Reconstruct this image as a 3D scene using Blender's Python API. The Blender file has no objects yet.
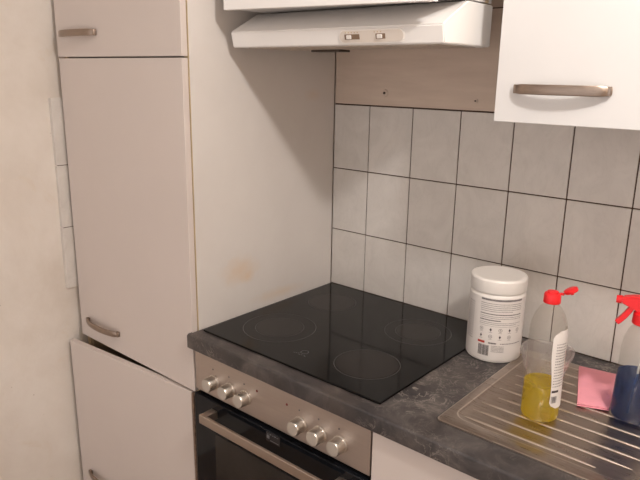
import bpy, bmesh, math, random
from mathutils import Vector, Matrix
random.seed(7)
PI = math.pi
scene = bpy.context.scene
COL = scene.collection
try:
    scene.view_settings.view_transform = 'Standard'
    scene.view_settings.look = 'None'
    scene.view_settings.exposure = 0.0
except Exception:
    pass

# ------------------------------------------------------------------ materials
def new_mat(name):
    m = bpy.data.materials.new(name); m.use_nodes = True
    nt = m.node_tree
    b = nt.nodes['Principled BSDF']
    return m, nt, b

def nd(nt, typ, **kw):
    n = nt.nodes.new(typ)
    for k, v in kw.items():
        if k.startswith('i_'):
            n.inputs[k[2:].replace('_', ' ')].default_value = v
        else:
            setattr(n, k, v)
    return n

def c4(c): return (c[0], c[1], c[2], 1.0)

def srgb(r, g, b):
    def f(x):
        x /= 255.0
        return x / 12.92 if x <= 0.04045 else ((x + 0.055) / 1.055) ** 2.4
    return (f(r), f(g), f(b))

def ramp(nt, fac, stops):
    r = nt.nodes.new('ShaderNodeValToRGB')
    e = r.color_ramp.elements
    e[0].position, e[0].color = stops[0][0], c4(stops[0][1])
    e[1].position, e[1].color = stops[-1][0], c4(stops[-1][1])
    for p, c in stops[1:-1]:
        x = e.new(p); x.color = c4(c)
    nt.links.new(fac, r.inputs['Fac'])
    return r.outputs['Color']

def noise(nt, scale, detail=4, rough=0.55, vec=None, dist=0.0):
    n = nt.nodes.new('ShaderNodeTexNoise')
    n.inputs['Scale'].default_value = scale
    n.inputs['Detail'].default_value = detail
    n.inputs['Roughness'].default_value = rough
    n.inputs['Distortion'].default_value = dist
    if vec is not None: nt.links.new(vec, n.inputs['Vector'])
    return n.outputs['Fac']

def objco(nt, scale=(1, 1, 1), rot=(0, 0, 0)):
    t = nt.nodes.new('ShaderNodeTexCoord')
    mp = nt.nodes.new('ShaderNodeMapping')
    mp.inputs['Scale'].default_value = scale
    mp.inputs['Rotation'].default_value = rot
    nt.links.new(t.outputs['Object'], mp.inputs['Vector'])
    return mp.outputs['Vector']

def mixc(nt, fac, a, b, mode='MIX'):
    m = nt.nodes.new('ShaderNodeMix'); m.data_type = 'RGBA'; m.blend_type = mode
    for sock, v in ((m.inputs['Factor'], fac), (m.inputs['A'], a), (m.inputs['B'], b)):
        pass
    def setin(s, v):
        if hasattr(v, 'is_linked') or isinstance(v, bpy.types.NodeSocket): nt.links.new(v, s)
        elif isinstance(v, (int, float)): s.default_value = v
        else: s.default_value = c4(v)
    setin(m.inputs[0], fac); setin(m.inputs[6], a); setin(m.inputs[7], b)
    return m.outputs[2]

def bump(nt, b, h, strength=0.1, dist=0.002):
    n = nt.nodes.new('ShaderNodeBump')
    n.inputs['Strength'].default_value = strength
    n.inputs['Distance'].default_value = dist
    nt.links.new(h, n.inputs['Height'])
    nt.links.new(n.outputs['Normal'], b.inputs['Normal'])

def simple(name, col, rough=0.5, metal=0.0, var=0.04, scale=12.0, bmp=0.0, spec=0.5):
    """principled with a faint procedural mottling"""
    m, nt, b = new_mat(name)
    v = objco(nt)
    f = noise(nt, scale, 4, 0.6, v)
    dark = tuple(c * (1 - var) for c in col); lite = tuple(min(1, c * (1 + var)) for c in col)
    nt.links.new(ramp(nt, f, [(0.3, dark), (0.7, lite)]), b.inputs['Base Color'])
    b.inputs['Roughness'].default_value = rough
    b.inputs['Metallic'].default_value = metal
    b.inputs['Specular IOR Level'].default_value = spec
    if bmp > 0:
        bump(nt, b, noise(nt, scale * 8, 3, 0.6, v), bmp, 0.001)
    return m

def m_stained_laminate():
    """side panel: off-white laminate with yellowish grease stains above the hob"""
    m, nt, b = new_mat('side_laminate')
    v = objco(nt)
    base = ramp(nt, noise(nt, 3.0, 5, 0.6, v), [(0.3, srgb(207, 200, 195)), (0.7, srgb(216, 210, 205))])
    t = nt.nodes.new('ShaderNodeTexCoord')
    col = base
    for (y, z, ry, rz, s) in ((-0.4076, 1.035, 0.075, 0.045, 0.42), (-0.38, 1.01, 0.03, 0.02, 0.3), (-0.25, 0.93, 0.12, 0.02, 0.3), (-0.10, 1.52, 0.04, 0.02, 0.2)):
        mp = nt.nodes.new('ShaderNodeMapping')
        mp.vector_type = 'TEXTURE'
        mp.inputs['Location'].default_value = (0, y, z)
        mp.inputs['Scale'].default_value = (1, ry, rz)
        nt.links.new(t.outputs['Object'], mp.inputs['Vector'])
        ln = nt.nodes.new('ShaderNodeVectorMath'); ln.operation = 'LENGTH'
        nt.links.new(mp.outputs['Vector'], ln.inputs[0])
        nz = noise(nt, 25, 3, 0.6, v)
        ad = nt.nodes.new('ShaderNodeMath'); ad.operation = 'ADD'
        nt.links.new(ln.outputs['Value'], ad.inputs[0]); nt.links.new(nz, ad.inputs[1])
        mr = nt.nodes.new('ShaderNodeMapRange')
        mr.inputs['From Min'].default_value = 0.5; mr.inputs['From Max'].default_value = 1.6
        mr.inputs['To Min'].default_value = s; mr.inputs['To Max'].default_value = 0.0
        nt.links.new(ad.outputs[0], mr.inputs['Value'])
        col = mixc(nt, mr.outputs['Result'], col, srgb(214, 176, 128))
    nt.links.new(col, b.inputs['Base Color'])
    b.inputs['Roughness'].default_value = 0.42
    return m

def m_plaster():
    m, nt, b = new_mat('worn_plaster')
    v = objco(nt)
    a = ramp(nt, noise(nt, 2.2, 6, 0.62, v, 0.4), [(0.28, srgb(202, 191, 180)), (0.5, srgb(214, 205, 196)), (0.70, srgb(224, 217, 210))])
    stain = ramp(nt, noise(nt, 5.5, 5, 0.7, v, 1.2), [(0.58, (0, 0, 0)), (0.85, (0.6, 0.6, 0.6))])
    col = mixc(nt, stain, a, srgb(208, 188, 162))
    spots = ramp(nt, noise(nt, 42, 2, 0.5, v), [(0.76, (0, 0, 0)), (0.80, (1, 1, 1))])
    col = mixc(nt, spots, col, srgb(150, 132, 112))
    nt.links.new(col, b.inputs['Base Color'])
    b.inputs['Roughness'].default_value = 0.85
    bump(nt, b, noise(nt, 14, 7, 0.65, v, 0.3), 0.45, 0.006)
    return m

def m_board():
    m, nt, b = new_mat('bare_splash_board')
    v = objco(nt, (0.7, 1, 5))
    c = ramp(nt, noise(nt, 6, 5, 0.6, v), [(0.3, srgb(198, 179, 164)), (0.7, srgb(211, 193, 178))])
    nt.links.new(c, b.inputs['Base Color'])
    b.inputs['Roughness'].default_value = 0.7
    bump(nt, b, noise(nt, 40, 4, 0.6, v), 0.15, 0.001)
    return m

def m_tile():
    m, nt, b = new_mat('marbled_tile')
    v = objco(nt)
    a = ramp(nt, noise(nt, 9, 6, 0.6, v, 1.5), [(0.3, srgb(203, 197, 191)), (0.5, srgb(209, 203, 197)), (0.7, srgb(214, 208, 202))])
    w = ramp(nt, noise(nt, 16, 5, 0.5, objco(nt, (1, 1, 0.45), (0, 0.6, 0)), 2.5), [(0.47, (0, 0, 0)), (0.5, (1, 1, 1)), (0.53, (0, 0, 0))])
    mu = nt.nodes.new('ShaderNodeMath'); mu.operation = 'MULTIPLY'; mu.inputs[1].default_value = 0.07
    nt.links.new(w, mu.inputs[0])
    col = mixc(nt, mu.outputs[0], a, srgb(150, 140, 132))
    nt.links.new(col, b.inputs['Base Color'])
    b.inputs['Roughness'].default_value = 0.33
    bump(nt, b, noise(nt, 7, 3, 0.5, v), 0.12, 0.003)
    return m

def m_stone():
    m, nt, b = new_mat('dark_stone_laminate')
    v = objco(nt)
    a = ramp(nt, noise(nt, 11, 8, 0.68, v, 1.0), [(0.30, srgb(36, 34, 36)), (0.46, srgb(58, 54, 55)), (0.56, srgb(76, 71, 70)), (0.70, srgb(106, 98, 94))])
    br = ramp(nt, noise(nt, 4.5, 5, 0.6, v, 0.6), [(0.42, (0, 0, 0)), (0.7, (1, 1, 1))])
    m2 = nt.nodes.new('ShaderNodeMath'); m2.operation = 'MULTIPLY'; m2.inputs[1].default_value = 0.35
    nt.links.new(br, m2.inputs[0])
    col = mixc(nt, m2.outputs[0], a, srgb(86, 75, 68))
    vein = ramp(nt, noise(nt, 14, 6, 0.6, v, 3.5), [(0.475, (0, 0, 0)), (0.5, (1, 1, 1)), (0.525, (0, 0, 0))])
    msk = ramp(nt, noise(nt, 6, 3, 0.5, v), [(0.5, (0, 0, 0)), (0.68, (1, 1, 1))])
    m3 = nt.nodes.new('ShaderNodeMath'); m3.operation = 'MULTIPLY'
    nt.links.new(vein, m3.inputs[0]); nt.links.new(msk, m3.inputs[1])
    m4 = nt.nodes.new('ShaderNodeMath'); m4.operation = 'MULTIPLY'; m4.inputs[1].default_value = 0.75
    nt.links.new(m3.outputs[0], m4.inputs[0])
    col = mixc(nt, m4.outputs[0], col, srgb(170, 160, 152))
    nt.links.new(col, b.inputs['Base Color'])
    b.inputs['Roughness'].default_value = 0.42
    bump(nt, b, noise(nt, 90, 4, 0.6, v), 0.12, 0.0008)
    return m

def m_steel(name, col, rough, direction=(1, 90, 90), br=0.10, metal=1.0, bs=0.05):
    m, nt, b = new_mat(name)
    v = objco(nt, direction)
    f = noise(nt, 6, 4, 0.6, v)
    nt.links.new(ramp(nt, f, [(0.3, tuple(c * (1 - br) for c in col)), (0.7, tuple(min(1, c * (1 + br)) for c in col))]), b.inputs['Base Color'])
    r = ramp(nt, f, [(0.3, (rough - .05,) * 3), (0.7, (rough + .08,) * 3)])
    nt.links.new(r, b.inputs['Roughness'])
    b.inputs['Metallic'].default_value = metal
    bump(nt, b, f, bs, 0.0005)
    return m

def m_glossblack(name, col=(0.002, 0.0023, 0.0027), rough=0.06, coat=0.0):
    m, nt, b = new_mat(name)
    v = objco(nt)
    nt.links.new(ramp(nt, noise(nt, 9, 4, 0.6, v), [(0.3, tuple(c * .8 for c in col)), (0.7, tuple(c * 1.5 for c in col))]), b.inputs['Base Color'])
    r = ramp(nt, noise(nt, 14, 5, 0.7, v), [(0.3, (rough,) * 3), (0.8, (rough * 1.9,) * 3)])
    nt.links.new(r, b.inputs['Roughness'])
    b.inputs['Specular IOR Level'].default_value = 0.24
    return m

def m_clear(name, tint, alpha, gloss_rough=0.08, diff=(0.8, 0.8, 0.8), reflect=1.35, spot=0.0):
    """thin clear plastic: tinted see-through film + a little milky diffuse + fresnel gloss"""
    m = bpy.data.materials.new(name); m.use_nodes = True
    nt = m.node_tree; nt.nodes.clear()
    out = nt.nodes.new('ShaderNodeOutputMaterial')
    tr = nt.nodes.new('ShaderNodeBsdfTransparent'); tr.inputs['Color'].default_value = c4(tint)
    df = nt.nodes.new('ShaderNodeBsdfDiffuse'); df.inputs['Color'].default_value = c4(diff)
    tl = nt.nodes.new('ShaderNodeBsdfTranslucent'); tl.inputs['Color'].default_value = c4(diff)
    md = nt.nodes.new('ShaderNodeMixShader'); md.inputs[0].default_value = 0.5
    nt.links.new(df.outputs[0], md.inputs[1]); nt.links.new(tl.outputs[0], md.inputs[2])
    gl = nt.nodes.new('ShaderNodeBsdfGlossy'); gl.inputs['Roughness'].default_value = gloss_rough
    gl.inputs['Color'].default_value = (0.9, 0.9, 0.9, 1)
    m1 = nt.nodes.new('ShaderNodeMixShader')
    f = noise(nt, 20, 3, 0.5, objco(nt))
    mr = nt.nodes.new('ShaderNodeMapRange')
    mr.inputs['From Min'].default_value = 0.3; mr.inputs['From Max'].default_value = 0.7
    mr.inputs['To Min'].default_value = alpha * (1 - spot); mr.inputs['To Max'].default_value = alpha * (1 + spot)
    nt.links.new(f, mr.inputs['Value']); nt.links.new(mr.outputs['Result'], m1.inputs[0])
    nt.links.new(tr.outputs[0], m1.inputs[1]); nt.links.new(md.outputs[0], m1.inputs[2])
    lw = nt.nodes.new('ShaderNodeLayerWeight'); lw.inputs['Blend'].default_value = 0.5
    pw = nt.nodes.new('ShaderNodeMath'); pw.operation = 'POWER'; pw.inputs[1].default_value = 4.0
    nt.links.new(lw.outputs['Facing'], pw.inputs[0])
    fr = nt.nodes.new('ShaderNodeMapRange')
    fr.inputs['To Min'].default_value = 0.035; fr.inputs['To Max'].default_value = 0.30 * (reflect - 1) / 0.35
    nt.links.new(pw.outputs[0], fr.inputs['Value'])
    m2 = nt.nodes.new('ShaderNodeMixShader')
    nt.links.new(fr.outputs[0], m2.inputs[0]); nt.links.new(m1.outputs[0], m2.inputs[1]); nt.links.new(gl.outputs[0], m2.inputs[2])
    nt.links.new(m2.outputs[0], out.inputs['Surface'])
    return m

M = {}
M['white'] = simple('white_laminate', srgb(224, 219, 215), 0.38, var=0.02, scale=5)
M['white_upper'] = simple('bright_white_laminate', srgb(212, 210, 209), 0.34, var=0.012, scale=5)
M['white_bright'] = simple('clean_white_laminate', srgb(240, 238, 236), 0.34, var=0.008, scale=3)
M['tall'] = simple('tall_door_laminate', srgb(207, 196, 190), 0.40, var=0.02, scale=3)
M['edge'] = simple('cream_edge_band', srgb(196, 176, 142), 0.6, var=0.06, scale=20)
M['carcass'] = simple('carcass_chipboard', srgb(190, 165, 132), 0.7, var=0.08, scale=40)
M['worn'] = simple('worn_chip_edge', srgb(122, 100, 84), 0.8, var=0.35, scale=70)
M['inside'] = simple('carcass_inside', srgb(150, 140, 130), 0.7, var=0.04)
M['side'] = m_stained_laminate()
M['plaster'] = m_plaster()
M['paint'] = simple('room_paint', srgb(214, 200, 184), 0.85, var=0.03, scale=2, bmp=0.1)
M['ceil'] = simple('ceiling_paint', srgb(232, 226, 216), 0.9, var=0.02, scale=2)
M['floor'] = simple('floor_vinyl', srgb(140, 118, 98), 0.5, var=0.12, scale=6)
M['board'] = m_board()
M['tile'] = m_tile()
M['grout'] = simple('dark_grout', srgb(82, 62, 50), 0.9, var=0.15, scale=60)
M['stone'] = m_stone()
M['hood'] = simple('cream_enamel', srgb(233, 230, 227), 0.32, var=0.012, scale=6)
M['hood_lip'] = simple('cream_plastic', srgb(236, 231, 226), 0.42, var=0.012, scale=6)
M['darkslot'] = simple('dark_slot', srgb(70, 58, 48), 0.6, var=0.1)
M['slot'] = simple('brown_slot', srgb(128, 104, 84), 0.6, var=0.1)
M['inset'] = simple('beige_inset', srgb(214, 204, 194), 0.45, var=0.01)
M['filter'] = simple('grease_filter', srgb(196, 184, 172), 0.6, var=0.15, scale=60)
M['handle'] = m_steel('brushed_nickel_handle', srgb(158, 142, 130), 0.36, (1, 60, 60))
M['panel'] = m_steel('brushed_steel_panel', srgb(192, 180, 172), 0.42, (1, 70, 70), 0.05)
M['knob'] = m_steel('satin_knob', srgb(214, 208, 200), 0.30, (60, 1, 60), 0.04)
M['knobface'] = simple('knob_face', srgb(196, 189, 180), 0.38, 0.55, 0.02)
M['bar'] = m_steel('oven_bar_steel', srgb(190, 177, 167), 0.38, (1, 80, 80), 0.05)
M['sink'] = m_steel('drainer_steel', srgb(176, 164, 154), 0.30, (4, 60, 4), 0.12, bs=0.12)
M['sinkglint'] = m_steel('drainer_glint_steel', srgb(212, 202, 192), 0.30, (4, 60, 4), 0.03)  # lighter copy of the drainer steel: glint on ribs and edges put into the colour
M['glass_black'] = m_glossblack('black_ceramic_glass')
M['ovenglass'] = m_glossblack('oven_door_glass', (0.006, 0.007, 0.009), 0.05)
M['ovenwin'] = m_glossblack('oven_window_glass', (0.026, 0.023, 0.021), 0.09)
M['ring'] = simple('burner_print', srgb(68, 65, 63), 0.35, var=0.2, scale=50)
M['ringin'] = simple('burner_heated_patch', srgb(22, 17, 16), 0.12, spec=0.3, var=0.25, scale=25)
M['badge'] = simple('badge_grey', srgb(52, 50, 52), 0.25, var=0.2)
M['print'] = simple('grey_print', srgb(112, 110, 112), 0.5, var=0.1, scale=80)
M['red_lamp'] = simple('red_indicator', srgb(110, 20, 14), 0.3, var=0.05)
M['tub'] = simple('white_tub_plastic', srgb(226, 221, 216), 0.38, var=0.01)
M['tublabel'] = simple('white_label', srgb(216, 210, 206), 0.45, var=0.015)
M['ink'] = simple('grey_ink', srgb(96, 88, 88), 0.6, var=0.15, scale=300)
M['inkdark'] = simple('dark_ink', srgb(62, 52, 56), 0.6, var=0.1, scale=200)
M['inkred'] = simple('red_ink', srgb(178, 52, 42), 0.6, var=0.1)
M['red'] = simple('red_plastic', srgb(222, 32, 38), 0.33, var=0.03)
M['bottle'] = m_clear('clear_bottle_plastic', (0.96, 0.95, 0.93), 0.055, 0.06, (0.62, 0.58, 0.53), 1.35, 0.3)
M['spraybottle'] = m_clear('clear_spray_plastic', (0.96, 0.96, 0.95), 0.05, 0.06, (0.62, 0.60, 0.57), 1.35, 0.3)
M['cup'] = m_clear('frosted_cup_plastic', (0.93, 0.91, 0.90), 0.30, 0.12, (0.74, 0.70, 0.68), 1.3, 0.3)
M['yellow'] = m_clear('yellow_liquid', (0.97, 0.86, 0.12), 0.30, 0.05, (0.95, 0.78, 0.03), 1.2, 0.2)
M['blue'] = m_clear('blue_liquid', (0.02, 0.20, 0.52), 0.30, 0.05, (0.001, 0.07, 0.26), 1.25, 0.2)
M['tube'] = simple('dip_tube', srgb(186, 182, 176), 0.5)
M['pink'] = simple('pink_cloth', srgb(240, 160, 174), 0.9, var=0.05, scale=30, bmp=0.4)
M['lampglass'] = None

# ------------------------------------------------------------------ mesh tools
def finish(name, bm, mat, parent=None, smooth=False, angle=None, kind=None):
    me = bpy.data.meshes.new(name)
    bmesh.ops.recalc_face_normals(bm, faces=bm.faces)
    bm.to_mesh(me); bm.free()
    mats = mat if isinstance(mat, (list, tuple)) else [mat]
    for m in mats: me.materials.append(m)
    if smooth:
        for p in me.polygons: p.use_smooth = True
        if angle is not None:
            try: me.set_sharp_from_angle(angle=angle)
            except Exception: pass
    o = bpy.data.objects.new(name, me); COL.objects.link(o)
    if parent is not None: o.parent = parent
    if kind: o['kind'] = kind
    return o

def box(bm, x0, x1, y0, y1, z0, z1, bevel=0.0, mat=0, seg=2):
    vs = [bm.verts.new((x, y, z)) for z in (z0, z1) for y in (y0, y1) for x in (x0, x1)]
    idx = [(0, 2, 3, 1), (4, 5, 7, 6), (0, 1, 5, 4), (2, 6, 7, 3), (0, 4, 6, 2), (1, 3, 7, 5)]
    fs = [bm.faces.new([vs[i] for i in f]) for f in idx]
    for f in fs: f.material_index = mat
    if bevel > 0:
        es = set(e for f in fs for e in f.edges)
        r = bmesh.ops.bevel(bm, geom=list(es), offset=bevel, segments=seg, affect='EDGES', profile=0.5)
        for f in r['faces']: f.material_index = mat
    return fs

def prism(bm, poly, axis, a0, a1, mat=0):
    """extrude a 2-D polygon along an axis ('x','y','z')"""
    def P(u, v, w):
        return {'x': (w, u, v), 'y': (u, w, v), 'z': (u, v, w)}[axis]
    A = [bm.verts.new(P(u, v, a0)) for u, v in poly]
    B = [bm.verts.new(P(u, v, a1)) for u, v in poly]
    n = len(poly)
    fs = [bm.faces.new(A[::-1]), bm.faces.new(B)]
    for i in range(n):
        fs.append(bm.faces.new((A[i], A[(i + 1) % n], B[(i + 1) % n], B[i])))
    for f in fs: f.material_index = mat
    return fs

def lathe(bm, prof, seg=48, cx=0, cy=0, cap0=True, cap1=True, mat=0, sx=1.0, sy=1.0, power=None):
    rings = []
    for r, z in prof:
        ring = []
        for i in range(seg):
            t = 2 * PI * i / seg
            c, s = math.cos(t), math.sin(t)
            k = 1.0
            if power:
                k = 1.0 / ((abs(c) ** power + abs(s) ** power) ** (1.0 / power))
            ring.append(bm.verts.new((cx + r * sx * c * k, cy + r * sy * s * k, z)))
        rings.append(ring)
    for a, b in zip(rings, rings[1:]):
        for i in range(seg):
            f = bm.faces.new((a[i], a[(i + 1) % seg], b[(i + 1) % seg], b[i])); f.material_index = mat
    if cap0: bm.faces.new(rings[0][::-1]).material_index = mat
    if cap1: bm.faces.new(rings[-1]).material_index = mat
    return rings

def sweep(bm, path, ups, w, h, mat=0, round_=0.0):
    """rectangular section swept along a path; ups = direction of height"""
    prev = None; first = None
    n = len(path)
    for i, p in enumerate(path):
        p = Vector(p)
        a = Vector(path[max(0, i - 1)]); b = Vector(path[min(n - 1, i + 1)])
        t = (b - a).normalized(); up = Vector(ups).normalized()
        s = t.cross(up).normalized()
        ring = [bm.verts.new(p + s * sx * w / 2 + up * sz * h / 2) for sx, sz in ((-1, -1), (1, -1), (1, 1), (-1, 1))]
        if prev:
            for k in range(4):
                bm.faces.new((prev[k], prev[(k + 1) % 4], ring[(k + 1) % 4], ring[k])).material_index = mat
        else: first = ring
        prev = ring
    bm.faces.new(first[::-1]).material_index = mat; bm.faces.new(prev).material_index = mat

def tube(bm, path, r, seg=10, mat=0, rad=None):
    prev = None; first = None; n = len(path)
    for i, p in enumerate(path):
        p = Vector(p)
        a = Vector(path[max(0, i - 1)]); b = Vector(path[min(n - 1, i + 1)])
        t = (b - a).normalized()
        up = Vector((0, 0, 1)) if abs(t.z) < 0.9 else Vector((1, 0, 0))
        s = t.cross(up).normalized(); u = s.cross(t).normalized()
        rr = rad[i] if rad else r
        ring = [bm.verts.new(p + (s * math.cos(2 * PI * k / seg) + u * math.sin(2 * PI * k / seg)) * rr) for k in range(seg)]
        if prev:
            for k in range(seg):
                bm.faces.new((prev[k], prev[(k + 1) % seg], ring[(k + 1) % seg], ring[k])).material_index = mat
        else: first = ring
        prev = ring
    bm.faces.new(first[::-1]).material_index = mat; bm.faces.new(prev).material_index = mat

def thing(name, label, cat, loc=(0, 0, 0), rz=0.0, group=None):
    o = bpy.data.objects.new(name, None); COL.objects.link(o)
    o.empty_display_size = 0.05
    o.location = loc; o.rotation_euler = (0, 0, rz)
    o['label'] = label; o['category'] = cat
    if group: o['group'] = group
    return o

def tag(o, label, cat, group=None):
    o['label'] = label; o['category'] = cat
    if group: o['group'] = group
    return o

# ------------------------------------------------------------------ room shell
XL = -0.622          # left wall
XR, YF, ZC = 2.45, -2.7, 2.5
def wallbox(name, x0, x1, y0, y1, z0, z1, mat):
    bm = bmesh.new(); box(bm, x0, x1, y0, y1, z0, z1)
    return finish(name, bm, mat, kind='structure')
wallbox('floor', XL - .1, XR + .1, YF - .1, .1, -0.1, 0, M['floor'])
wallbox('ceiling', XL - .1, XR + .1, YF - .1, .1, ZC, ZC + .1, M['ceil'])
wallbox('wall_back', XL - .1, XR + .1, 0.012, .112, 0, ZC, M['paint'])
wallbox('wall_right', XR, XR + .1, YF, .012, 0, ZC, M['paint'])
# left wall: gently uneven old plaster (fine grid, slight waves)
bm = bmesh.new()
NY, NZ = 70, 60
g = []
for j in range(NZ + 1):
    row = []
    for i in range(NY + 1):
        y = YF + (0.012 - YF) * i / NY; z = ZC * j / NZ
        d = 0.0022 * math.sin(y * 7.3 + z * 2.1) + 0.0018 * math.sin(z * 9.7 - y * 3.3) + 0.001 * math.sin(y * 21 + z * 17)
        row.append(bm.verts.new((XL - 0.004 + d, y, z)))
    g.append(row)
for j in range(NZ):
    for i in range(NY):
        bm.faces.new((g[j][i], g[j][i + 1], g[j + 1][i + 1], g[j + 1][i]))
box(bm, XL - .1, XL - .012, YF, .012, 0, ZC)
finish('wall_left', bm, M['plaster'], smooth=True, angle=0.6, kind='structure')

# tiled backsplash on the back wall
ZT = [0.9 + 0.1897 - 0.2001 + 0.2001 * k for k in range(4)]       # 0.8896 .. 1.4899
XT = [0.0008] + [0.1379 + 0.1527 * k for k in range(16)]
def tiles(bm, us, vs, gap, place, thick):
    for u0, u1 in zip(us, us[1:]):
        for v0, v1 in zip(vs, vs[1:]):
            place(u0 + gap / 2, u1 - gap / 2, v0 + gap / 2, v1 - gap / 2)
bm = bmesh.new()
box(bm, 0.0008, XT[-1], 0.003, 0.0118, 0.862, 1.4899, mat=1)
def pl(u0, u1, v0, v1):
    dy = random.uniform(-0.0003, 0.0003)
    box(bm, u0, u1, 0.0 + dy, 0.0045, v0, v1, 0.0009, 0)
tiles(bm, XT, [0.9008, ZT[1], ZT[2], ZT[3]], 0.0032, pl, 0)
finish('trim_1', bm, [M['tile'], M['grout']], kind='structure')
# strip of the same tiles on the left wall beside the tall cabinet
bm = bmesh.new()
box(bm, XL - 0.004, XL + 0.0055, -0.6045, -0.4, 0.890, 1.4925, mat=1)
def pl2(u0, u1, v0, v1):
    box(bm, XL - 0.009, XL + 0.0075, u0, u1, v0, v1, 0.0009, 0)
tiles(bm, [-0.6112, -0.46, -0.4], [0.885, 1.0897, 1.2898, 1.4975], 0.0022, pl2, 0)
finish('trim_2', bm, [M['tile'], M['grout']], kind='structure')
# bare board on the wall above the tiles, with its dark joints
bm = bmesh.new()
box(bm, 0.002, 2.4, 0.0005, 0.0115, 1.4925, 1.747, 0.001, 0)
box(bm, 0.002, 2.4, 0.0015, 0.0115, 1.750, 2.3, 0.001, 0)
box(bm, 0.0008, 2.4, 0.006, 0.0117, 1.488, 2.3, 0, 1)
finish('trim_3', bm, [M['board'], M['grout']], kind='structure')
# screw hook / plug marks on the board
for (x, z, s) in ((0.1908, 1.5292, 1.0), (0.4841, 1.5177, 0.55)):
    o = thing('wall_plug', 'tiny wall plug in the bare board ' + ('under the hood' if s == 1 else 'near the white cupboard'), 'wall plug', (x, 0, z))
    bm = bmesh.new()
    lathe(bm, [(0.011 * s, 0), (0.0100 * s, 0.002), (0.004 * s, 0.0024)], 20)
    bm.transform(Matrix.Rotation(PI / 2, 4, 'X'))
    finish('plug', bm, M['board'], o, True, 0.6)
    bm = bmesh.new()
    lathe(bm, [(0.0036 * s, 0), (0.0034 * s, 0.006), (0.002 * s, 0.007)], 12)
    bm.transform(Matrix.Rotation(PI / 2, 4, 'X'))
    finish('screw', bm, M['darkslot'], o, True, 0.6)

# ------------------------------------------------------------------ bow handle
def bow_handle(parent, x0, x1, y, z, out=0.024, h=0.0185, name='handle'):
    """flat bowed strap with flared feet; y = face it sits on, bows to -y"""
    bm = bmesh.new()
    n = 20; path = []
    for i in range(n + 1):
        t = i / n
        x = x0 + (x1 - x0) * t
        path.append((x, y - 0.003 - (out - 0.003) * (1 - (2 * t - 1) ** 2) ** 0.62, z))
    # widths: rounded tips
    prev = None; first = None
    for i, p in enumerate(path):
        p = Vector(p)
        a = Vector(path[max(0, i - 1)]); b = Vector(path[min(n, i + 1)])
        t = (b - a).normalized(); s = Vector((t.y, -t.x, 0))
        hh = h * (0.62 if i in (0, n) else (0.9 if i in (1, n - 1) else 1.0))
        w = 0.0045
        prof = [(-w/2, -hh/2), (w/2 - .001, -hh/2), (w/2, -hh/2 + .002), (w/2, hh/2 - .002), (w/2 - .001, hh/2), (-w/2, hh/2)]
        ring = [bm.verts.new(p + s * u + Vector((0, 0, v))) for u, v in prof]
        if prev:
            for k in range(6): bm.faces.new((prev[k], prev[(k + 1) % 6], ring[(k + 1) % 6], ring[k]))
        else: first = ring
        prev = ring
    bm.faces.new(first[::-1]); bm.faces.new(prev)
    for xx in (x0 + 0.006, x1 - 0.006):
        box(bm, xx - 0.006, xx + 0.006, y - 0.010, y - 0.0002, z - h * .45, z + h * .45, 0.0015)
    return finish(name, bm, M['handle'], parent, True, 0.5)

def door_panel(parent, x0, x1, y0, y1, z0, z1, mat, name='door', bev=0.0012):
    bm = bmesh.new(); box(bm, x0, x1, y0, y1, z0, z1, bev)
    return finish(name, bm, mat, parent)

# ------------------------------------------------------------------ tall cabinet
tall = thing('tall_cabinet', 'tall off-white cupboard at the left with three stacked doors beside the cooker', 'cabinet', (0, 0, 0))
def sub(name, boxes, mat, parent, bev=0.0):
    bm = bmesh.new()
    for b in boxes: box(bm, *b, bevel=bev)
    return finish(name, bm, mat, parent)
sp = sub('side_panel', [(-0.018, 0, -0.5605, -0.001, 0.0, 2.30)], M['side'], tall, 0.0008)
sub('edge_band', [(-0.018, -0.0002, -0.5613, -0.5606, 0.0, 2.30)], M['edge'], sp)
sub('side_panel', [(-0.603, -0.585, -0.5605, -0.001, 0.0, 2.30)], M['carcass'], tall, 0.0008)
sub('top_panel', [(-0.585, -0.018, -0.559, -0.001, 2.282, 2.30)], M['white'], tall)
sub('back_panel', [(-0.585, -0.018, -0.012, -0.004, 0.10, 2.282)], M['inside'], tall)
for z in (0.10, 0.708, 1.607):
    sub('shelf', [(-0.5848, -0.0182, -0.555, -0.013, z, z + 0.016)], M['inside'], tall)
sub('plinth', [(-0.585, -0.018, -0.53, -0.515, 0.0, 0.0998)], M['white'], tall)
d = door_panel(tall, -0.6035, -0.0035, -0.5805, -0.5625, 1.617, 2.30, M['tall']); 
bow_handle(d, -0.572, -0.378, -0.5805, 1.6820)
d = door_panel(tall, -0.600, -0.0035, -0.5805, -0.5625, 0.7225, 1.613, M['tall'])
bow_handle(d, -0.552, -0.366, -0.5805, 0.7875)
# hinge plates seen in the gap above the open lower door
bm = bmesh.new()
box(bm, -0.584, -0.578, -0.556, -0.50, 0.66, 0.70, 0.001); box(bm, -0.60, -0.588, -0.5618, -0.5608, 0.60, 0.72)
finish('catch_plate', bm, M['carcass'], tall)
# lower door hangs open a few degrees on its right-hand hinge
ang = math.radians(4.1)
hx, hy = -0.0045, -0.5800
low = bpy.data.objects.new('door', None)
bm = bmesh.new(); box(bm, -0.597, -0.009, -0.0005, 0.0175, 0.0, 0.567, 0.0012)
low = finish('door', bm, M['tall'], tall)
low.location = (hx, hy, 0.150); low.rotation_euler = (0, math.radians(-0.55), ang)
low['label'] = 'lower door hanging slightly open'
bow_handle(low, -0.545, -0.360, -0.0005, 0.092)
bm = bmesh.new(); box(bm, -0.0088, -0.0015, 0.001, 0.0165, 0.0, 0.562, 0.0008)
finish('edge_band', bm, M['worn'], low)
for z in (0.10, 0.46):
    bm = bmesh.new(); box(bm, -0.06, -0.010, 0.0176, 0.0216, z, z + 0.05, 0.001)
    finish('hinge', bm, M['darkslot'], low)

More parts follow.
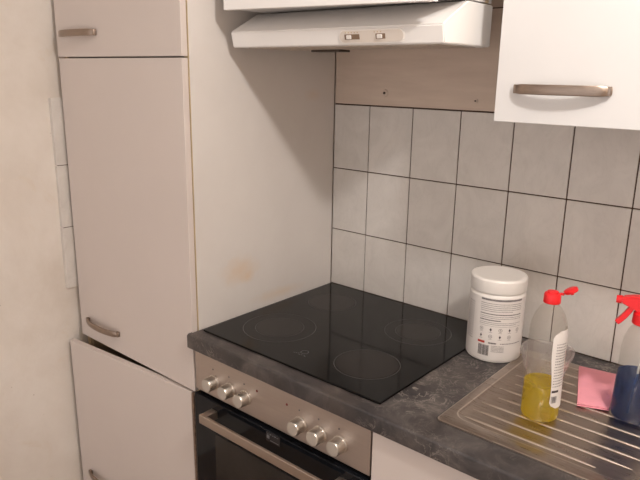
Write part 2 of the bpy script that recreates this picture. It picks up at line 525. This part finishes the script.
# ------------------------------------------------------------------ oven
oven = thing('built_in_oven', 'built-in oven with steel control panel under the black hob', 'oven')
OX0, OX1 = 0.0045, 0.5965
bm = bmesh.new(); box(bm, OX0 + .01, OX1 - .01, -0.565, -0.05, 0.14, 0.845)
finish('housing', bm, M['darkslot'], oven)
bm = bmesh.new(); box(bm, OX0, OX1, -0.580, -0.5655, 0.7365, 0.851, 0.0012)
cp = finish('control_panel', bm, M['panel'], oven)
# rotary knobs
def knob(x, z):
    bm = bmesh.new()
    lathe(bm, [(0.0205, 0), (0.0205, 0.003), (0.0186, 0.0035), (0.0184, 0.026), (0.0172, 0.0285)], 40, cap1=True)
    bm.transform(Matrix.Translation((x, -0.5801, z)) @ Matrix.Rotation(PI / 2, 4, 'X'))
    k = finish('knob', bm, M['knob'], cp, True, 0.5)
    bm = bmesh.new()
    lathe(bm, [(0.0168, 0.0286), (0.0163, 0.0292)], 36)
    bm.transform(Matrix.Translation((x, -0.5801, z)) @ Matrix.Rotation(PI / 2, 4, 'X'))
    finish('knob_face', bm, M['knobface'], k, True, 0.5)
for x in (0.0820, 0.1450, 0.2040, 0.3930, 0.4540, 0.5140): knob(x, 0.7810)
# indicator lamps and tiny printed symbols
def disc(bm, x, z, r, y=-0.5803, t=0.0008, seg=16, mat=0):
    m0 = len(bm.verts)
    tmp = bmesh.new(); lathe(tmp, [(r, 0), (r, t)], seg)
    tmp.transform(Matrix.Translation((x, y, z)) @ Matrix.Rotation(PI / 2, 4, 'X'))
    me = bpy.data.meshes.new('t'); tmp.to_mesh(me); tmp.free(); bm.from_mesh(me); bpy.data.meshes.remove(me)
for x, z in ((0.2466, 0.8146), (0.3496, 0.8164)):
    bm = bmesh.new(); disc(bm, x, z, 0.0032)
    finish('indicator_lamp', bm, M['red_lamp'], cp, True, 0.5)
for x in (0.079, 0.142, 0.200, 0.390, 0.450, 0.510):
    bm = bmesh.new(); disc(bm, x, 0.8170, 0.0022)
    finish('symbol_print', bm, M['print'], cp)
# oven door
bm = bmesh.new(); box(bm, OX0 + .001, OX1 - .001, -0.588, -0.566, 0.15, 0.727, 0.002)
od = finish('door', bm, M['ovenglass'], oven)
bm = bmesh.new(); box(bm, 0.090, 0.511, -0.5888, -0.5881, 0.22, 0.632, 0.0)
finish('window', bm, M['ovenwin'], od)
bm = bmesh.new()
box(bm, 0.079, 0.545, -0.6330, -0.6245, 0.6815, 0.7065, 0.0015)
h = finish('handle', bm, M['bar'], od)
for x in (0.0795, 0.5215):
    bm = bmesh.new(); box(bm, x, x + 0.023, -0.6244, -0.5882, 0.683, 0.7060, 0.001)
    finish('bracket', bm, M['bar'], h)
bm = bmesh.new()
box(bm, 0.288, 0.335, -0.5892, -0.5881, 0.6985, 0.7245, 0.0004, 0)
for i, xx in enumerate((0.292, 0.300, 0.308, 0.316, 0.324)):
    box(bm, xx, xx + 0.005, -0.5896, -0.5892, 0.7185, 0.7195 + 0.0012 * (i % 2), 0, 1)
box(bm, 0.290, 0.299, -0.5896, -0.5892, 0.7065, 0.7155, 0, 1); box(bm, 0.302, 0.331, -0.5896, -0.5892, 0.7025, 0.7040, 0, 1)
finish('badge', bm, [M['badge'], M['print']], od)

# ------------------------------------------------------------------ base cabinet right of the oven
base = thing('base_cabinet', 'white base cupboard under the sink, right of the oven', 'cabinet')
BX0, BX1 = 0.602, 1.199
sub('carcass', [(BX0, BX0 + .016, -0.562, -0.03, 0.10, 0.855), (BX1 - .016, BX1, -0.562, -0.03, 0.10, 0.855),
                (BX0 + .016, BX1 - .016, -0.562, -0.03, 0.10, 0.116), (BX0 + .016, BX1 - .016, -0.04, -0.03, 0.116, 0.855)], M['white'], base)
sub('plinth', [(BX0, BX1, -0.53, -0.515, 0, 0.0995)], M['white'], base)
d = door_panel(base, BX0 + 0.001, BX1 - 0.002, -0.583, -0.563, 0.112, 0.854, M['tall'])
bow_handle(d, 1.0, 1.185, -0.583, 0.80)
base2 = thing('base_cabinet', 'white base cupboard at the far right end of the worktop', 'cabinet')
sub('carcass', [(1.202, 1.218, -0.562, -0.03, 0.10, 0.855), (1.783, 1.799, -0.562, -0.03, 0.10, 0.855), (1.218, 1.783, -0.562, -0.03, 0.10, 0.116)], M['white'], base2)
sub('plinth', [(1.202, 1.799, -0.53, -0.515, 0, 0.0995)], M['white'], base2)
d = door_panel(base2, 1.203, 1.797, -0.583, -0.563, 0.112, 0.854, M['tall'])
bow_handle(d, 1.24, 1.43, -0.583, 0.80)

# ------------------------------------------------------------------ worktop (rounded front edges)
bm = bmesh.new()
YF0 = -0.5975
def arc(cy, cz, r, a0, a1, n=6):
    return [(cy + r * math.cos(a0 + (a1 - a0) * i / n), cz + r * math.sin(a0 + (a1 - a0) * i / n)) for i in range(n + 1)]
poly = [(-0.0005, 0.8585), (-0.0005, 0.9)] + arc(YF0 + .006, 0.894, 0.006, PI / 2, PI) + arc(YF0 + .004, 0.8625, 0.004, PI, 1.5 * PI)
# cut-out for sink bowl is right of the frame; the worktop stays one slab with the drainer inset on it
prism(bm, poly, 'x', 0.0008, 1.80)
wt = finish('worktop', bm, M['stone'], None, True, 0.5)
tag(wt, 'dark grey stone-effect worktop running under the hob and drainer', 'worktop')
bm = bmesh.new(); prism(bm, [(-0.5975, 0.861), (-0.5815, 0.861), (-0.5815, 0.8995), (-0.593, 0.8995), (-0.5975, 0.895)], 'x', -0.005, 0.0007)
finish('end_lip', bm, M['stone'], wt)

# ------------------------------------------------------------------ hob
hob = thing('ceramic_hob', 'flat black ceramic hob with four cooking rings set in the worktop', 'hob')
HX0, HX1, HY0, HY1 = 0.0135, 0.6005, -0.557, -0.0135
bm = bmesh.new(); box(bm, HX0, HX1, HY0, HY1, 0.9003, 0.9055, 0.0018)
gl = finish('glass_top', bm, M['glass_black'], hob)
def ringmesh(bm, cx, cy, r, w, z, mat=0, seg=72, gaps=0):
    for i in range(seg):
        if gaps and i % gaps == gaps - 1: continue
        a, b2 = 2 * PI * i / seg, 2 * PI * (i + 1) / seg
        vs = [bm.verts.new((cx + rr * math.cos(t), cy + rr * math.sin(t), z)) for rr, t in ((r, a), (r + w, a), (r + w, b2), (r, b2))]
        bm.faces.new(vs).material_index = mat
for cx_, cy_, r, ins in ((0.155, -0.405, 0.100, (0.066,)), (0.135, -0.155, 0.073, ()), (0.452, -0.172, 0.090, (0.060,)), (0.468, -0.425, 0.080, ())):
    bm = bmesh.new()
    ringmesh(bm, cx_, cy_, r - 0.001, 0.0018, 0.90575, 0)
    o = finish('cooking_ring', bm, M['ring'], gl)
    for q in ins:
        bm = bmesh.new(); ringmesh(bm, cx_, cy_, q, 0.0014, 0.90575, 0)
        finish('inner_ring', bm, M['ring'], gl)
    bm = bmesh.new(); lathe(bm, [((ins[0] - .002) if ins else r - .004, 0.90560), ((ins[0] - .004) if ins else r - .006, 0.90566)], 64, cx_, cy_, cap0=False)
    finish('heat_patch', bm, M['ringin'], o)
bm = bmesh.new()
for k in range(7):
    x = 0.292 + k * 0.006
    box(bm, x, x + 0.004, -0.497 + (k % 3) * 0.002, -0.4955 + (k % 3) * 0.002, 0.9056, 0.9058)
ringmesh(bm, 0.3133, -0.478, 0.009, 0.0012, 0.9058, 0, 24)
finish('logo_print', bm, M['print'], gl)

# ------------------------------------------------------------------ extractor hood
hood = thing('extractor_hood', 'slim cream extractor hood under the cupboard above the hob', 'extractor hood')
HL, HR = 0.030, 0.636
bm = bmesh.new()
prof = [(-0.445, 1.6415), (-0.4525, 1.6765), (-0.4505, 1.6800), (-0.362, 1.7265), (-0.252, 1.7265), (-0.252, 1.6415)]
fs = prism(bm, prof, 'x', HL, HR)
bmesh.ops.bevel(bm, geom=[e for e in bm.edges], offset=0.0022, segments=2, affect='EDGES')
hb = finish('body', bm, M['hood'], hood, True, 0.6)
bm = bmesh.new(); box(bm, 0.05, 0.495, -0.2515, -0.0005, 1.652, 1.719, 0.002)
finish('rear_housing', bm, M['hood'], hood)
bm = bmesh.new(); box(bm, HL + .03, HR - .03, -0.42, -0.26, 1.6402, 1.6414, 0.0)
for i in range(22):
    x = HL + .04 + i * 0.0245
    box(bm, x, x + 0.012, -0.41, -0.265, 1.6396, 1.6402)
finish('grease_filter', bm, M['filter'], hood)
bm = bmesh.new(); box(bm, 0.165, 0.262, -0.300, -0.262, 1.6345, 1.6395, 0.001)
finish('lamp_cover', bm, M['darkslot'], hood)
# control plate on the lip (tilted with it)
tilt = math.atan2(0.0075, 0.035)
def on_lip(bm): bm.transform(Matrix.Translation((0.4640, -0.4494, 1.6590)) @ Matrix.Rotation(tilt, 4, 'X'))
def stadium(bm, hw, hh, y0, y1, cx=0, cz=0, mat=0, n=12):
    pts = [(cx + (hw - hh) + hh * math.cos(a), cz + hh * math.sin(a)) for a in [-PI / 2 + PI * i / n for i in range(n + 1)]]
    pts += [(cx - (hw - hh) + hh * math.cos(a), cz + hh * math.sin(a)) for a in [PI / 2 + PI * i / n for i in range(n + 1)]]
    return prism(bm, pts, 'y', y0, y1, mat)
bm = bmesh.new(); stadium(bm, 0.084, 0.0140, -0.0022, 0.0002, mat=0); on_lip(bm)
cpn = finish('control_plate', bm, M['hood_lip'], hood, True, 0.5)
bm = bmesh.new(); stadium(bm, 0.0815, 0.0118, -0.0030, -0.0023); on_lip(bm)
finish('inset', bm, M['inset'], cpn, True, 0.5)
for cxs, hw in ((-0.048, 0.020), (0.026, 0.012)):
    bm = bmesh.new(); box(bm, cxs - hw, cxs + hw, -0.0036, -0.0031, -0.0058, 0.0048, 0, 0)
    on_lip(bm); s = finish('slot', bm, M['slot'], cpn)
    bm = bmesh.new()
    kx = cxs - 0.006 if hw > .015 else cxs
    box(bm, kx - 0.0065, kx + 0.0055, -0.0085, -0.0037, -0.0045, 0.0035, 0.0012); on_lip(bm)
    finish('slider', bm, M['tub'], s)
for xs in ((-0.066, -0.058, -0.050, -0.042, -0.034), (0.010, 0.018, 0.026)):
    bm = bmesh.new()
    for x in xs: box(bm, x, x + 0.0025, -0.0034, -0.0031, 0.0072, 0.0092)
    on_lip(bm); finish('mark_print', bm, M['carcass'], cpn)

# ------------------------------------------------------------------ cupboard over the hood
oc = thing('wall_cabinet', 'white wall cupboard directly above the cream extractor hood', 'cabinet')
CR = 0.632
sub('carcass', [(0.050, 0.066, -0.476, -0.252, 1.7300, 2.15), (CR - 0.016, CR, -0.476, -0.282, 1.7300, 2.15),
                (0.066, CR - .016, -0.476, -0.252, 1.7300, 1.7460), (0.066, CR - .016, -0.476, -0.252, 2.134, 2.15)], M['white'], oc)
sub('back_panel', [(0.067, 0.495, -0.2515, -0.0005, 1.7300, 2.15)], M['inside'], oc)
sub('edge_band', [(CR - 0.016, CR - .0005, -0.2818, -0.2650, 1.7300, 2.15)], M['edge'], oc)
sub('edge_band', [(CR - 0.016, CR - .0005, -0.2648, -0.252, 1.7300, 2.15)], M['white_upper'], oc)
bm = bmesh.new(); box(bm, 0.0, 0.582, 0, 0.018, 0, 0.425, 0.0012)
d = finish('door', bm, M['white_bright'], oc)
d.location = (0.0545, -0.4955, 1.7255); d.rotation_euler = (0, math.radians(1.15), 0)

# ------------------------------------------------------------------ right wall cupboard
rc = thing('wall_cabinet', 'bright white wall cupboard with a steel bow handle at the upper right', 'cabinet')
sub('carcass', [(0.706, 0.722, -0.330, -0.001, 1.4935, 2.15), (1.288, 1.304, -0.330, -0.001, 1.4935, 2.15),
                (0.722, 1.288, -0.330, -0.001, 1.4935, 1.5095), (0.722, 1.288, -0.330, -0.001, 2.134, 2.15)], M['white_upper'], rc)
d = door_panel(rc, 0.705, 1.302, -0.3495, -0.3315, 1.4935, 2.15, M['white_upper'])
bow_handle(d, 0.745, 0.927, -0.3495, 1.5585, out=0.025, h=0.0190)
rc2 = thing('wall_cabinet', 'white wall cupboard at the far right beyond the one with the handle', 'cabinet')
sub('carcass', [(1.306, 1.322, -0.330, -0.001, 1.4935, 2.15), (1.888, 1.904, -0.330, -0.001, 1.4935, 2.15),
                (1.322, 1.888, -0.330, -0.001, 1.4935, 1.5095)], M['white_upper'], rc2)
d = door_panel(rc2, 1.306, 1.902, -0.3495, -0.3315, 1.4935, 2.15, M['white_upper'])
bow_handle(d, 1.67, 1.86, -0.3495, 1.5575)

# ------------------------------------------------------------------ stainless drainer
sk = thing('sink_drainer', 'ribbed stainless steel sink drainer let into the dark worktop', 'sink')
SX0, SX1, SY0, SY1 = 0.719, 1.56, -0.5285, -0.075
TX0, TY0, TY1 = 0.742, -0.493, -0.105        # recessed tray
BXA, BXB = 1.105, 1.50                        # bowl
zt = 0.9040; zb = 0.9008
def rrect(x0, x1, y0, y1, r, n=6):
    pts = []
    for cx_, cy_, a in ((x1 - r, y1 - r, 0), (x0 + r, y1 - r, PI / 2), (x0 + r, y0 + r, PI), (x1 - r, y0 + r, 1.5 * PI)):
        for i in range(n + 1):
            t = a + PI / 2 * i / n; pts.append((cx_ + r * math.cos(t), cy_ + r * math.sin(t)))
    return pts
def loops(bm, lst, mat=0, close=True):
    rings = [[bm.verts.new((x, y, z)) for x, y in pts] for pts, z in lst]
    for a, b2 in zip(rings, rings[1:]):
        n = len(a)
        for i in range(n):
            bm.faces.new((a[i], a[(i + 1) % n], b2[(i + 1) % n], b2[i])).material_index = mat
    if close: bm.faces.new(rings[-1]).material_index = mat
    return rings
bm = bmesh.new()
loops(bm, [(rrect(SX0, SX1, SY0, SY1, 0.012), 0.9002), (rrect(SX0, SX1, SY0, SY1, 0.012), 0.9030), (rrect(SX0 + .0025, SX1 - .0025, SY0 + .0025, SY1 - .0025, 0.011), zt),
           (rrect(TX0 - .004, SX1 - .02, TY0 - .004, TY1 + .004, 0.030), zt), (rrect(TX0 - .001, SX1 - .022, TY0 - .001, TY1 + .001, 0.028), zt - .0008),
           (rrect(TX0 + .003, SX1 - .024, TY0 + .003, TY1 - .003, 0.026), zb)])
bm.faces.ensure_lookup_table()
for f in bm.faces:
    zs = [v.co.z for v in f.verts]
    if max(zs) - min(zs) > 0.0005 and min(zs) > 0.9021: f.material_index = 1  # rim bevel and tray step painted lighter, as bright highlight lines
deck = finish('drainer_deck', bm, [M['sink'], M['sinkglint']], sk, True, 0.7)
# tray ribs along x, staggered ends following a rounded outline
ry = [-0.476, -0.4375, -0.398, -0.356, -0.313, -0.270, -0.226, -0.184, -0.142]
x_s = [0.757, 0.757, 0.757, 0.775, 0.757, 0.775, 0.757, 0.775, 0.757]
x_e = [1.020, 1.072, 1.085, 1.088, 1.090, 1.090, 1.088, 1.085, 1.070]
for y, a, b2 in zip(ry, x_s, x_e):
    bm = bmesh.new()
    n = 10; prev = None
    secs = []
    for i in range(n + 1):
        t = i / n; x = a + (b2 - a) * t
        k = min(1.0, min(t, 1 - t) * 12)
        k = max(k, 0.15)
        hgt, w = 0.0024 * k, 0.0030 * (0.5 + 0.5 * k)
        secs.append([bm.verts.new((x, y + w * u, zb + hgt * v + .0001)) for u, v in ((-1, 0), (-0.55, 0.75), (0, 1), (0.55, 0.75), (1, 0))])
    for s0, s1 in zip(secs, secs[1:]):
        for k in range(4): bm.faces.new((s0[k], s0[k + 1], s1[k + 1], s1[k]))
    finish('drainer_rib', bm, M['sinkglint'], deck, True)
# bowl to the right (just outside the frame): raised rim and shallow dish standing on the deck
bm = bmesh.new()
loops(bm, [(rrect(BXA, BXB, TY0 + .012, TY1 - .012, 0.05), zb + .0001), (rrect(BXA + .004, BXB - .004, TY0 + .016, TY1 - .016, 0.048), zb + .003),
           (rrect(BXA + .010, BXB - .010, TY0 + .022, TY1 - .022, 0.045), zb + .0003)], mat=0)
finish('bowl_rim', bm, M['sink'], sk, True, 0.9)

# ------------------------------------------------------------------ white tub
CAMXY = Vector((1.2852, -1.5644))
def cam_az(x, y): return math.atan2(CAMXY.y - y, CAMXY.x - x)
tub_c = (0.6580, -0.1450); tz = 0.9008
tub = thing('plastic_tub', 'white screw-lid plastic tub with printed label beside the hob', 'tub', (tub_c[0], tub_c[1], tz), cam_az(*tub_c))
R_ = 0.0670
bm = bmesh.new()
lathe(bm, [(R_ - .006, 0.0), (R_ - .002, 0.0012), (R_, 0.005), (R_, 0.168), (R_ - .003, 0.1735), (R_ - .007, 0.1765)], 64)
tb = finish('body', bm, M['tub'], tub, True, 0.7)
bm = bmesh.new()
lathe(bm, [(R_ + .0003, 0.1768), (R_ + .0012, 0.1785), (R_ + .0012, 0.207), (R_ - .001, 0.2105), (R_ - .006, 0.2120), (R_ - .011, 0.2110)], 64)
for i in range(0):
    pass
finish('lid', bm, M['tub'], tub, True, 0.5)
def wrap_patch(bm, a0, a1, z0, z1, r, mat=0, n=None):
    """curved rectangle on a vertical cylinder; angles measured in the thing's frame (0 = towards camera); +a = image right"""
    n = n or max(1, int(abs(a1 - a0) / 0.08) + 1)
    prev = None
    for i in range(n + 1):
        a = a0 + (a1 - a0) * i / n
        v0 = bm.verts.new((r * math.cos(a), r * math.sin(a), z0)); v1 = bm.verts.new((r * math.cos(a), r * math.sin(a), z1))
        if prev: bm.faces.new((prev[0], v0, v1, prev[1])).material_index = mat
        prev = (v0, v1)
bm = bmesh.new(); wrap_patch(bm, -2.6, 1.75, 0.010, 0.166, R_ + .0003, n=60)
lab = finish('label', bm, M['tublabel'], tb, True)
# printing: rows of glyph-like marks, symbol grid, barcode
bm = bmesh.new()
RI = R_ + .0006
A0, A1 = -0.56, 1.0
ZS = lambda z: 0.016 + z * 1.04
def row(z, h, a0, a1, mat, wmin=0.012, wmax=0.05, gap=0.012, r=RI):
    z = ZS(z); h *= 1.15; a = a0
    while a < a1:
        w = random.uniform(wmin, wmax)
        wrap_patch(bm, a, min(a + w, a1), z, z + h, r, mat, 1); a += w + gap
row(0.1385, 0.0042, A0, A1, 1, 0.02, 0.035, 0.009)
for k in range(5): row(0.1310 - k * 0.0046, 0.0012, A0, A1 - (0.4 if k == 4 else 0) , 0)
row(0.1050, 0.0020, A0, A1, 1, 0.02, 0.05, 0.008)
for k in range(2): row(0.1000 - k * 0.0042, 0.0011, A0, A1, 0)
row(0.0900, 0.0022, A0, A0 + .75, 1, 0.02, 0.05, 0.008)
for k in range(2): row(0.0850 - k * 0.0042, 0.0011, A0, A1 - .2 * k, 0)
wrap_patch(bm, A0, A1, ZS(0.0765), ZS(0.0770), RI, 0)
for j, z in enumerate((ZS(0.0680), ZS(0.0510))):
    for i in range(5):
        a = A0 + 0.09 + i * 0.34
        if i == 4 and j: continue
        if (i + j) % 2:
            wrap_patch(bm, a - .035, a + .035, z - .002, z + .002, RI, 1, 1); wrap_patch(bm, a - .012, a + .012, z - .0045, z + .0045, RI, 1, 1)
        else:
            for q in range(12):
                t0 = 2 * PI * q / 12; t1 = 2 * PI * (q + 1) / 12
                vs = []
                for rr, t in ((0.0036, t0), (0.0046, t0), (0.0046, t1), (0.0036, t1)):
                    aa = a + rr * math.cos(t) / R_
                    vs.append(bm.verts.new((RI * math.cos(aa), RI * math.sin(aa), z + rr * math.sin(t))))
                bm.faces.new(vs).material_index = 0
            wrap_patch(bm, a - .015, a + .015, z - .0012, z + .0012, RI, 1, 1)
        wrap_patch(bm, a - .06, a + .06, z - .0075, z - .0068, RI, 0, 1)
wrap_patch(bm, A0 - .02, A0 + 0.25, ZS(0.0325), ZS(0.0380), RI, 2)
row(0.0330, 0.0030, A0 + .38, A0 + .66, 1, 0.03, 0.05, 0.01)
row(0.0335, 0.0018, A0 + .80, A1 + .1, 0)
a = A0 + .02
while a < A0 + 0.40:
    w = random.choice((0.008, 0.014, 0.02)); wrap_patch(bm, a, a + w, 0.018, 0.0455, RI, 1, 1); a += w + random.choice((0.008, 0.012))
for k in range(5): row(0.0270 - k * .0034, 0.0011, A0 + .5, A0 + .95, 0)
finish('label_print', bm, [M['ink'], M['inkdark'], M['inkred']], lab)
bm = bmesh.new()
for k in range(16): row(0.125 - k * 0.006, 0.0015, -1.25, -0.85, 0)
finish('label_print', bm, [M['ink'], M['inkdark']], lab)

# ------------------------------------------------------------------ yellow washing-up liquid bottle
bc = (0.8715, -0.3720); bz = 0.9042
bot = thing('dish_soap_bottle', 'clear dish soap bottle with red flip cap and yellow liquid on the drainer', 'bottle', (bc[0], bc[1], bz), cam_az(*bc))
bodyp = [(0.030, 0.0), (0.0355, 0.002), (0.0378, 0.008), (0.0380, 0.03), (0.0372, 0.08), (0.0366, 0.13), (0.0368, 0.170), (0.0362, 0.190), (0.0340, 0.207), (0.0290, 0.223), (0.0215, 0.236), (0.0150, 0.244), (0.0140, 0.2530)]
def interp(prof, z):
    for (r0, z0), (r1, z1) in zip(prof, prof[1:]):
        if z0 <= z <= z1: return r0 + (r1 - r0) * (z - z0) / max(1e-9, z1 - z0)
    return prof[-1][0]
bm = bmesh.new(); lathe(bm, bodyp, 56, cap1=False)
bb = finish('body', bm, M['bottle'], bot, True, 1.2)
bm = bmesh.new()
lathe(bm, [(0.029, 0.0018)] + [(interp(bodyp, z) - .0012, z) for z in (0.004, 0.009, 0.02, 0.03, 0.045, 0.06, 0.0755)] + [(0.0366, 0.0772)], 56)
finish('liquid', bm, M['yellow'], bot, True, 0.9)
bm = bmesh.new()
lathe(bm, [(0.0162, 0.2480), (0.0168, 0.2495), (0.0162, 0.2640), (0.0150, 0.2670), (0.0110, 0.2682), (0.0105, 0.2710), (0.0050, 0.2720)], 36)
cap = finish('cap', bm, M['red'], bot, True, 0.5)
# flip lid standing open to image-right (local +y)
bm = bmesh.new()
lathe(bm, [(0.0125, -0.0035), (0.0135, -0.002), (0.0135, 0.003), (0.0115, 0.0042)], 30, sy=1.0)
lathe(bm, [(0.0040, -0.0036), (0.0030, -0.0085)], 14)
bm.transform(Matrix.Translation((0.0, 0.0325, 0.2765)) @ Matrix.Rotation(math.radians(26), 4, 'X') @ Matrix.Scale(1.0, 4))
box(bm, -0.004, 0.004, 0.014, 0.0215, 0.2655, 0.2695, 0.001)
finish('flip_lid', bm, M['red'], cap, True, 0.6)
# hourglass label on image-right side
def lab_patch(name, off, z0, z1, fa, mats, parent, nz=24):
    bm = bmesh.new(); prev = None
    for j in range(nz + 1):
        t = j / nz; z = z0 + (z1 - z0) * t
        a0, a1 = fa(t); r = interp(bodyp, z) + off
        ringv = [bm.verts.new((r * math.cos(a0 + (a1 - a0) * i / 14), r * math.sin(a0 + (a1 - a0) * i / 14), z)) for i in range(15)]
        if prev:
            for i in range(14): bm.faces.new((prev[i], prev[i + 1], ringv[i + 1], ringv[i]))
        prev = ringv
    return finish(name, bm, mats, parent, True)
def edge(t):
    x = max(0.0, 1 - min(t, 1 - t) / 0.09)
    left = 0.42 - 0.16 * max(0, (t - 0.45) / 0.55) ** 1.5 + 0.06 * math.sin(t * 7)
    return left + 0.45 * x ** 2.2, 2.2 - 0.30 * x ** 2
bl = lab_patch('label', 0.0004, 0.034, 0.200, edge, M['tublabel'], bb)
bm = bmesh.new()
def brow(z, h, a0, a1, mat, wmin=.03, wmax=.09, gap=.03):
    a = a0
    while a < a1:
        w = random.uniform(wmin, wmax); wrap_patch(bm, a, min(a1, a + w), z, z + h, interp(bodyp, z) + .0008, mat, 2); a += w + gap
for k in range(16):
    z = 0.172 - k * 0.0060
    brow(z, 0.0018, 0.54, 1.25, 0)
for k in range(9): brow(0.150 - k * .007, 0.002, 1.32, 1.75, 2)
wrap_patch(bm, 0.52, 0.95, 0.0695, 0.0745, interp(bodyp, .07) + .0008, 1)
a = 0.54
while a < 0.88:
    w = random.choice((.02, .035)); wrap_patch(bm, a, a + w, 0.047, 0.062, interp(bodyp, .05) + .0008, 1, 1); a += w + .025
finish('label_print', bm, [M['ink'], M['inkdark'], M['inkred']], bl)

# ------------------------------------------------------------------ clear tub behind the bottle
uc = (0.8165, -0.2060); 
cup = thing('plastic_cup', 'small clear plastic cup standing behind the dish soap bottle', 'cup', (uc[0], uc[1], 0.9042), math.radians(12))
bm = bmesh.new()
P_ = [(0.036, 0.0), (0.0385, 0.0015), (0.0400, 0.006), (0.0540, 0.068), (0.0580, 0.0695), (0.0580, 0.0715), (0.0535, 0.0720), (0.0525, 0.068), (0.0385, 0.007), (0.036, 0.003)]
lathe(bm, P_, 64, power=3.2)
finish('wall', bm, M['cup'], cup, True, 0.7)

# ------------------------------------------------------------------ spray bottle
sc_ = (1.0160, -0.2520); sz = 0.9042
spb = thing('spray_bottle', 'clear spray bottle with red trigger head and blue liquid at right edge', 'bottle', (sc_[0], sc_[1], sz), cam_az(*sc_))
sprof = [(0.031, 0.0), (0.0365, 0.002), (0.0390, 0.009), (0.0390, 0.05), (0.0370, 0.095), (0.0362, 0.125), (0.0355, 0.150), (0.0330, 0.172), (0.0270, 0.190), (0.0200, 0.201), (0.0140, 0.207), (0.0135, 0.215)]
bm = bmesh.new(); lathe(bm, sprof, 56, cap1=False)
for zz in ():
    pass
sb = finish('body', bm, M['spraybottle'], spb, True, 1.2)
bm = bmesh.new()
lathe(bm, [(0.030, 0.002)] + [(interp(sprof, z) - .0012, z) for z in (0.005, 0.01, 0.02, 0.04, 0.06, 0.08, 0.098)] + [(0.0355, 0.0995)], 56)
finish('liquid', bm, M['blue'], spb, True, 0.9)
bm = bmesh.new(); tube(bm, [(0.002, 0.004, 0.215), (0.002, 0.002, 0.1), (-0.004, -0.006, 0.006)], 0.0022, 8)
finish('dip_tube', bm, M['tube'], spb, True)
bm = bmesh.new()
lathe(bm, [(0.0225, 0.2060), (0.0235, 0.2075), (0.0225, 0.2280), (0.0170, 0.2320), (0.0140, 0.236)], 32)
hd = finish('collar', bm, M['red'], spb, True, 0.5)
# head: side profile in local (y,z) -- nozzle points to image-left (local -y)
bm = bmesh.new()
prof = [(-0.047, 0.2500), (-0.045, 0.2560), (-0.024, 0.2615), (0.006, 0.2630), (0.030, 0.2590), (0.042, 0.2480), (0.042, 0.2400), (0.020, 0.2370), (0.0165, 0.2300), (-0.0165, 0.2300), (-0.0200, 0.2370), (-0.042, 0.2420), (-0.046, 0.2450)]
prism(bm, prof, 'x', -0.0105, 0.0105)
bmesh.ops.bevel(bm, geom=list(bm.edges), offset=0.0022, segments=2, affect='EDGES')
finish('spray_head', bm, M['red'], spb, True, 0.6)
bm = bmesh.new()
tube(bm, [(0, -0.0455, 0.2490), (0, -0.056, 0.2490)], 0.0078, 16, rad=[0.0086, 0.0076])
finish('nozzle', bm, M['red'], spb, True, 0.5)
bm = bmesh.new()
pth = [(0, -0.0235, 0.243), (0, -0.0290, 0.231), (0, -0.0370, 0.2170), (0, -0.0450, 0.2060), (0, -0.0500, 0.2010)]
sweep(bm, pth, (1, 0, 0), 0.0105, 0.0150)
bmesh.ops.bevel(bm, geom=list(bm.edges), offset=0.0012, segments=1, affect='EDGES')
finish('trigger', bm, M['red'], spb, True, 0.6)

# ------------------------------------------------------------------ pink folded cloth (two layers, soft waves)
bm = bmesh.new()
C00, C10, C11, C01 = Vector((0.9175, -0.2800)), Vector((0.9755, -0.2560)), Vector((0.9400, -0.0760)), Vector((0.8560, -0.0905))
def cloth_layer(z0, th, shrink, ph):
    nx, ny = 12, 24; top = []; bot_ = []
    for j in range(ny + 1):
        rt, rb = [], []
        for i in range(nx + 1):
            u = shrink + (1 - 2 * shrink) * i / nx; v = shrink + (1 - 2 * shrink) * j / ny
            p = (C00 * (1 - u) + C10 * u) * (1 - v) + (C01 * (1 - u) + C11 * u) * v
            w = 0.0005 * math.sin(u * 5 + v * 7 + ph) + 0.0004 * math.sin(v * 11 - u * 3)
            edge_ = min(min(u, 1 - u), min(v, 1 - v))
            t2 = th * min(1, 0.45 + edge_ * 14)
            rt.append(bm.verts.new((p.x, p.y, z0 + t2 + abs(w)))); rb.append(bm.verts.new((p.x, p.y, z0)))
        top.append(rt); bot_.append(rb)
    for j in range(ny):
        for i in range(nx):
            bm.faces.new((top[j][i], top[j][i + 1], top[j + 1][i + 1], top[j + 1][i]))
            bm.faces.new((bot_[j][i], bot_[j + 1][i], bot_[j + 1][i + 1], bot_[j][i + 1]))
    for j in range(ny):
        for i in (0, nx): bm.faces.new((top[j][i], top[j + 1][i], bot_[j + 1][i], bot_[j][i]))
    for i in range(nx):
        for j in (0, ny): bm.faces.new((top[j][i], top[j][i + 1], bot_[j][i + 1], bot_[j][i]))
cloth_layer(0.9043, 0.0028, 0.0, 0)
cloth_layer(0.9078, 0.0030, 0.006, 1.2)
cl = finish('sponge_cloth', bm, M['pink'], None, True, 0.8)
tag(cl, 'folded pink sponge cloth lying flat between the cup and spray bottle', 'cloth')

# ------------------------------------------------------------------ ceiling lamp (outside the frame) and light
LP = Vector((1.57, -1.03, 2.33))
ll = bpy.data.lights.new('ceiling_bulb', 'POINT')
ll.energy = 50; ll.shadow_soft_size = 0.05; ll.color = (1.0, 0.95, 0.915)
lo = bpy.data.objects.new('ceiling_bulb', ll); lo.location = LP; COL.objects.link(lo)
w = bpy.data.worlds.new('World'); scene.world = w; w.use_nodes = True
w.node_tree.nodes['Background'].inputs['Color'].default_value = (1.0, 0.92, 0.885, 1)
w.node_tree.nodes['Background'].inputs['Strength'].default_value = 1.15

# ------------------------------------------------------------------ camera
cam = bpy.data.cameras.new('camera'); co = bpy.data.objects.new('camera', cam); COL.objects.link(co)
co.location = (1.2852, -1.5644, 1.5812)
co.rotation_euler = (1.3130, -0.0159, 0.7109)
cam.sensor_width = 36.0; cam.lens = 631.1 / 640 * 36.0
cam.clip_start = 0.02
scene.camera = co
